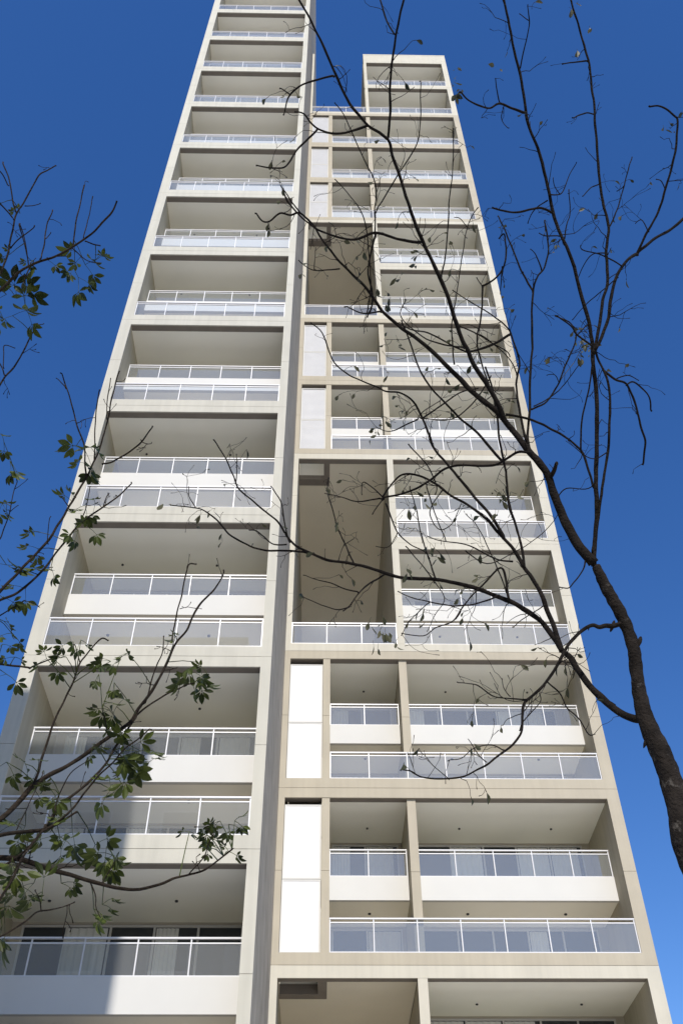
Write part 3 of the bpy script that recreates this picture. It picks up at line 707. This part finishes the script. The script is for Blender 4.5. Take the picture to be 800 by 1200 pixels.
ll([(-8, 980), (12, 974), (35, 971), (54, 968), (66, 952), (78, 938), (90, 929), (114, 908), (126, 893), (135, 878), (150, 854), (160, 838)], 6, 2.6, d0=-.15, d1=.15, subs=[
    ([(54, 969), (69, 963), (80, 957), (91, 951)], 4, 2.6, -.1, -.1), ([(50, 972), (70, 960), (90, 944), (105, 926), (120, 908), (135, 893), (148, 878), (165, 866), (178, 855)], 3.6, 1.8, -.1, -.3),
    ([(66, 950), (72, 930), (85, 905), (108, 890)], 2, 1.2, -.1, -.2), ([(20, 972), (30, 950), (42, 925), (50, 905)], 1.8, 1.1, -.1, .1)])
ll([(-6, 1070), (0, 1058), (15, 1031), (27, 1004), (40, 985), (54, 966)], 4, 3, twigs=.5, d0=-.2, d1=-.1)
ll([(-8, 1102), (12, 1094), (30, 1083), (45, 1070), (60, 1067), (75, 1063), (88, 1057)], 2.6, 1.5, d0=-.3, d1=-.4, subs=[([(50, 1068), (48, 1055), (42, 1043)], 1.8, 1.1, -.3, -.4)], twigs=.5)
ll([(-8, 1022), (10, 1010), (30, 995), (45, 978), (58, 962)], 3.4, 2.4, d0=-.05, d1=-.1, twigs=.4)
ll([(-8, 712), (0, 706), (20, 697), (36, 684), (50, 670), (70, 645), (82, 630), (92, 617), (105, 605), (120, 595), (137, 582), (146, 573), (154, 565)], 4, 1.7, d0=.1, d1=.3, drop=1.2, subs=[([(92, 617), (100, 600), (104, 585), (106, 570)], 1.8, 1.1, .2, .2), ([(120, 595), (125, 582), (128, 578)], 1.5, 1, .3, .3)])
ll([(-8, 703), (0, 695), (15, 680), (32, 662), (48, 646), (62, 630), (72, 613), (80, 597), (88, 584), (95, 572), (102, 560), (107, 550), (112, 538), (117, 525), (124, 505), (128, 488), (130, 470), (135, 450), (140, 435)], 4.4, 1.8, d0=-.1, d1=.5, drop=1.2, subs=[
    ([(102, 560), (101, 540), (100, 520), (92, 497), (85, 475), (78, 455), (71, 437)], 2.6, 1.6, .2, .5), ([(78, 456), (66, 443)], 1.6, 1.1, .4, .4), ([(111, 540), (112, 505), (115, 475), (116, 462), (117, 457)], 2, 1.6, .3, .3),
    ([(120, 544), (130, 542), (140, 535), (152, 526), (165, 515), (173, 506), (179, 499)], 2.6, 1.9, .3, 0), ([(165, 515), (172, 518), (178, 518)], 1.4, 1, .1, .1), ([(57, 638), (58, 622), (60, 605)], 1.6, 1, 0, 0), ([(82, 594), (75, 585), (72, 581)], 1.6, 1.1, .1, .1),
    ([(126, 492), (126, 470), (130, 443)], 1.8, 1.2, .4, .4)])
ll([(-10, 346), (0, 340), (20, 320), (32, 312), (47, 305), (62, 301), (75, 295), (97, 282), (110, 273), (120, 262), (130, 250), (137, 236)], 4.2, 2.2, d0=.2, d1=0, drop=1.5, subs=[
    ([(85, 291), (90, 255), (95, 235), (99, 217)], 2, 1.6, .1, .3), ([(98, 280), (104, 255), (109, 230)], 1.5, 1.1, .1, .3), ([(47, 304), (52, 280), (56, 262), (62, 246)], 2, 1.5, .1, .4), ([(53, 280), (60, 272)], 1.2, .9, .2, .2),
    ([(33, 312), (30, 290), (27, 272), (24, 262)], 1.8, 1.4, .2, .2), ([(36, 308), (30, 325), (26, 338)], 2, 1.4, .2, .1), ([(100, 283), (110, 287), (118, 288)], 2, 1.5, .1, .1), ([(55, 302), (68, 300), (78, 300)], 1.5, 1, .1, .1), ([(85, 291), (98, 302), (106, 306), (118, 308)], 1.8, 1.2, .1, .0)], twigs=.5)
ll([(-10, 330), (0, 320), (8, 298), (12, 280), (17, 260), (23, 247), (30, 237), (38, 222), (46, 206), (55, 200), (66, 194)], 3, 1.6, d0=0, d1=.3, drop=1.5, subs=[
    ([(20, 250), (15, 225), (10, 205), (4, 190)], 2.2, 1.6, .2, .5), ([(11, 218), (4, 205), (-6, 195)], 1.6, 1.3, .3, .3), ([(17, 258), (8, 247), (-6, 232)], 2, 2, .1, 0), ([(12, 290), (25, 277), (41, 264)], 1.8, 1.3, .1, 0), ([(30, 241), (40, 240), (48, 238)], 1.4, 1, .2, .2), ([(23, 262), (28, 285), (33, 308)], 1.6, 1.4, .2, .2)], twigs=.4)
ll([(-10, 470), (0, 455), (4, 446), (7, 440), (14, 433), (20, 425), (27, 412), (32, 400), (40, 386), (44, 379)], 3, 1.6, d0=.1, d1=.4, drop=1.3, subs=[([(7, 440), (3, 430), (-6, 415)], 2, 1.5, .1, .2), ([(5, 432), (6, 415), (7, 405), (18, 408)], 1.6, 1.2, .1, .2), ([(44, 380), (52, 379)], 1.2, .9, .4, .4)], twigs=.5)
ll([(-10, 782), (0, 778), (18, 781), (36, 783)], 3, 3, d0=.2, d1=.3, drop=1.2, twigs=.3, subs=[([(36, 783), (55, 775), (70, 770)], 2.4, 1.4, .3, .3)])
ll([(-10, 640), (0, 632), (5, 620), (12, 600), (15, 580), (20, 562)], 2, 1.2, d0=.2, d1=.3, drop=1.2, twigs=.3, subs=[([(12, 600), (22, 592)], 1.2, .9, .2, .2)])
ll([(-10, 725), (0, 722), (18, 712), (30, 704)], 2.4, 1.4, d0=.0, d1=.1, drop=1.2, twigs=.3)
fl = MB(); fs = fl
sites = [(100, 528, 5, .10), (90, 522, 3, .085), (112, 533, 3, .08), (104, 545, 3, .07), (85, 588, 4, .07), (100, 592, 4, .07), (112, 590, 3, .07), (92, 622, 5, .07), (104, 618, 3, .06), (48, 624, 3, .06), (45, 643, 3, .06), (60, 665, 3, .055), (8, 662, 5, .09), (22, 668, 4, .08), (30, 690, 3, .08), (5, 518, 5, .07), (12, 540, 4, .075), (3, 590, 3, .07), (8, 598, 2, .07),
         (88, 312, 3, .07), (96, 300, 5, .075), (100, 310, 5, .09), (92, 325, 4, .095), (112, 305, 3, .06), (24, 250, 4, .05), (12, 298, 4, .05), (2, 238, 4, .07), (8, 345, 5, .12), (20, 350, 6, .12), (30, 360, 5, .10), (15, 370, 5, .10), (5, 375, 4, .09), (40, 305, 3, .05), (57, 305, 2, .05),
         (5, 728, 5, .08), (14, 742, 5, .08), (3, 755, 4, .07), (8, 790, 4, .07), (18, 770, 3, .06), (3, 700, 4, .07),
         (222, 786, 4, .10), (232, 776, 4, .10), (236, 795, 5, .10), (226, 803, 4, .10), (243, 790, 3, .08), (120, 826, 4, .10), (128, 832, 4, .10), (137, 828, 3, .09), (132, 850, 3, .08),
         (150, 880, 5, .10), (155, 868, 4, .10), (128, 885, 5, .10), (140, 895, 5, .10), (165, 880, 4, .095), (175, 893, 4, .09), (158, 905, 5, .095), (130, 925, 5, .09), (145, 922, 4, .09), (110, 872, 3, .08), (45, 900, 5, .075), (30, 895, 5, .07), (52, 905, 4, .07), (8, 893, 5, .075), (60, 925, 5, .07), (40, 925, 4, .07), (70, 930, 4, .07),
         (30, 968, 4, .10), (18, 965, 3, .09), (78, 955, 3, .09), (85, 975, 3, .08), (70, 980, 3, .11), (72, 995, 3, .10), (15, 1005, 4, .08), (20, 1015, 3, .08), (112, 990, 4, .085), (125, 992, 4, .085), (132, 1002, 5, .085), (140, 998, 3, .08), (135, 1012, 4, .08), (40, 1035, 5, .085), (28, 1040, 5, .085), (50, 1045, 4, .08), (72, 1035, 3, .07), (110, 1065, 4, .07), (120, 1060, 3, .07), (5, 1070, 5, .12), (3, 1085, 4, .10),
         (248, 968, 4, .06), (258, 962, 4, .06), (268, 966, 5, .06), (240, 975, 4, .06), (275, 962, 3, .055), (235, 990, 4, .055), (245, 993, 3, .055), (268, 998, 3, .05), (222, 975, 3, .05),
         (86, 752, 5, .065), (95, 750, 4, .06), (55, 772, 4, .06), (66, 775, 4, .06), (78, 770, 3, .06), (120, 770, 5, .065), (130, 775, 4, .065), (142, 770, 4, .06), (116, 790, 4, .065), (134, 800, 4, .06), (150, 765, 3, .05), (205, 750, 3, .05), (200, 738, 2, .05)]
for (x, y, n, sz) in sites:
    d_ = (.25 if y < 700 else .05)+rg2.gauss(0, .08)
    c = TL.pt(x, y, d_)
    # nearest limb point: the stalks grow from there
    best = min(((q-c).length, q, k, j) for k, (Lp, _) in enumerate(TL.paths) for j, q in enumerate(Lp[::2]))
    src = best[1]
    if best[0] > .02: fs.tube([src, src.lerp(c, .5)+Vector((0, 0, .01)), c], [.003, .0024, .0018], 5)
    for k in range(max(1, int(round(n*.5)))):
        d = Vector((rg2.gauss(0, 1), rg2.gauss(0, 1), rg2.gauss(-.2, .6))).normalized()
        palmate(fl, fs, rg2, c, d, (1.22 if y < 720 else 1)*sz*rg2.uniform(.70, .98), rg2.choice((5, 5, 4, 5)), rg2.uniform(.1, .8))
fl.build('foliage', M['leaf'], lt)
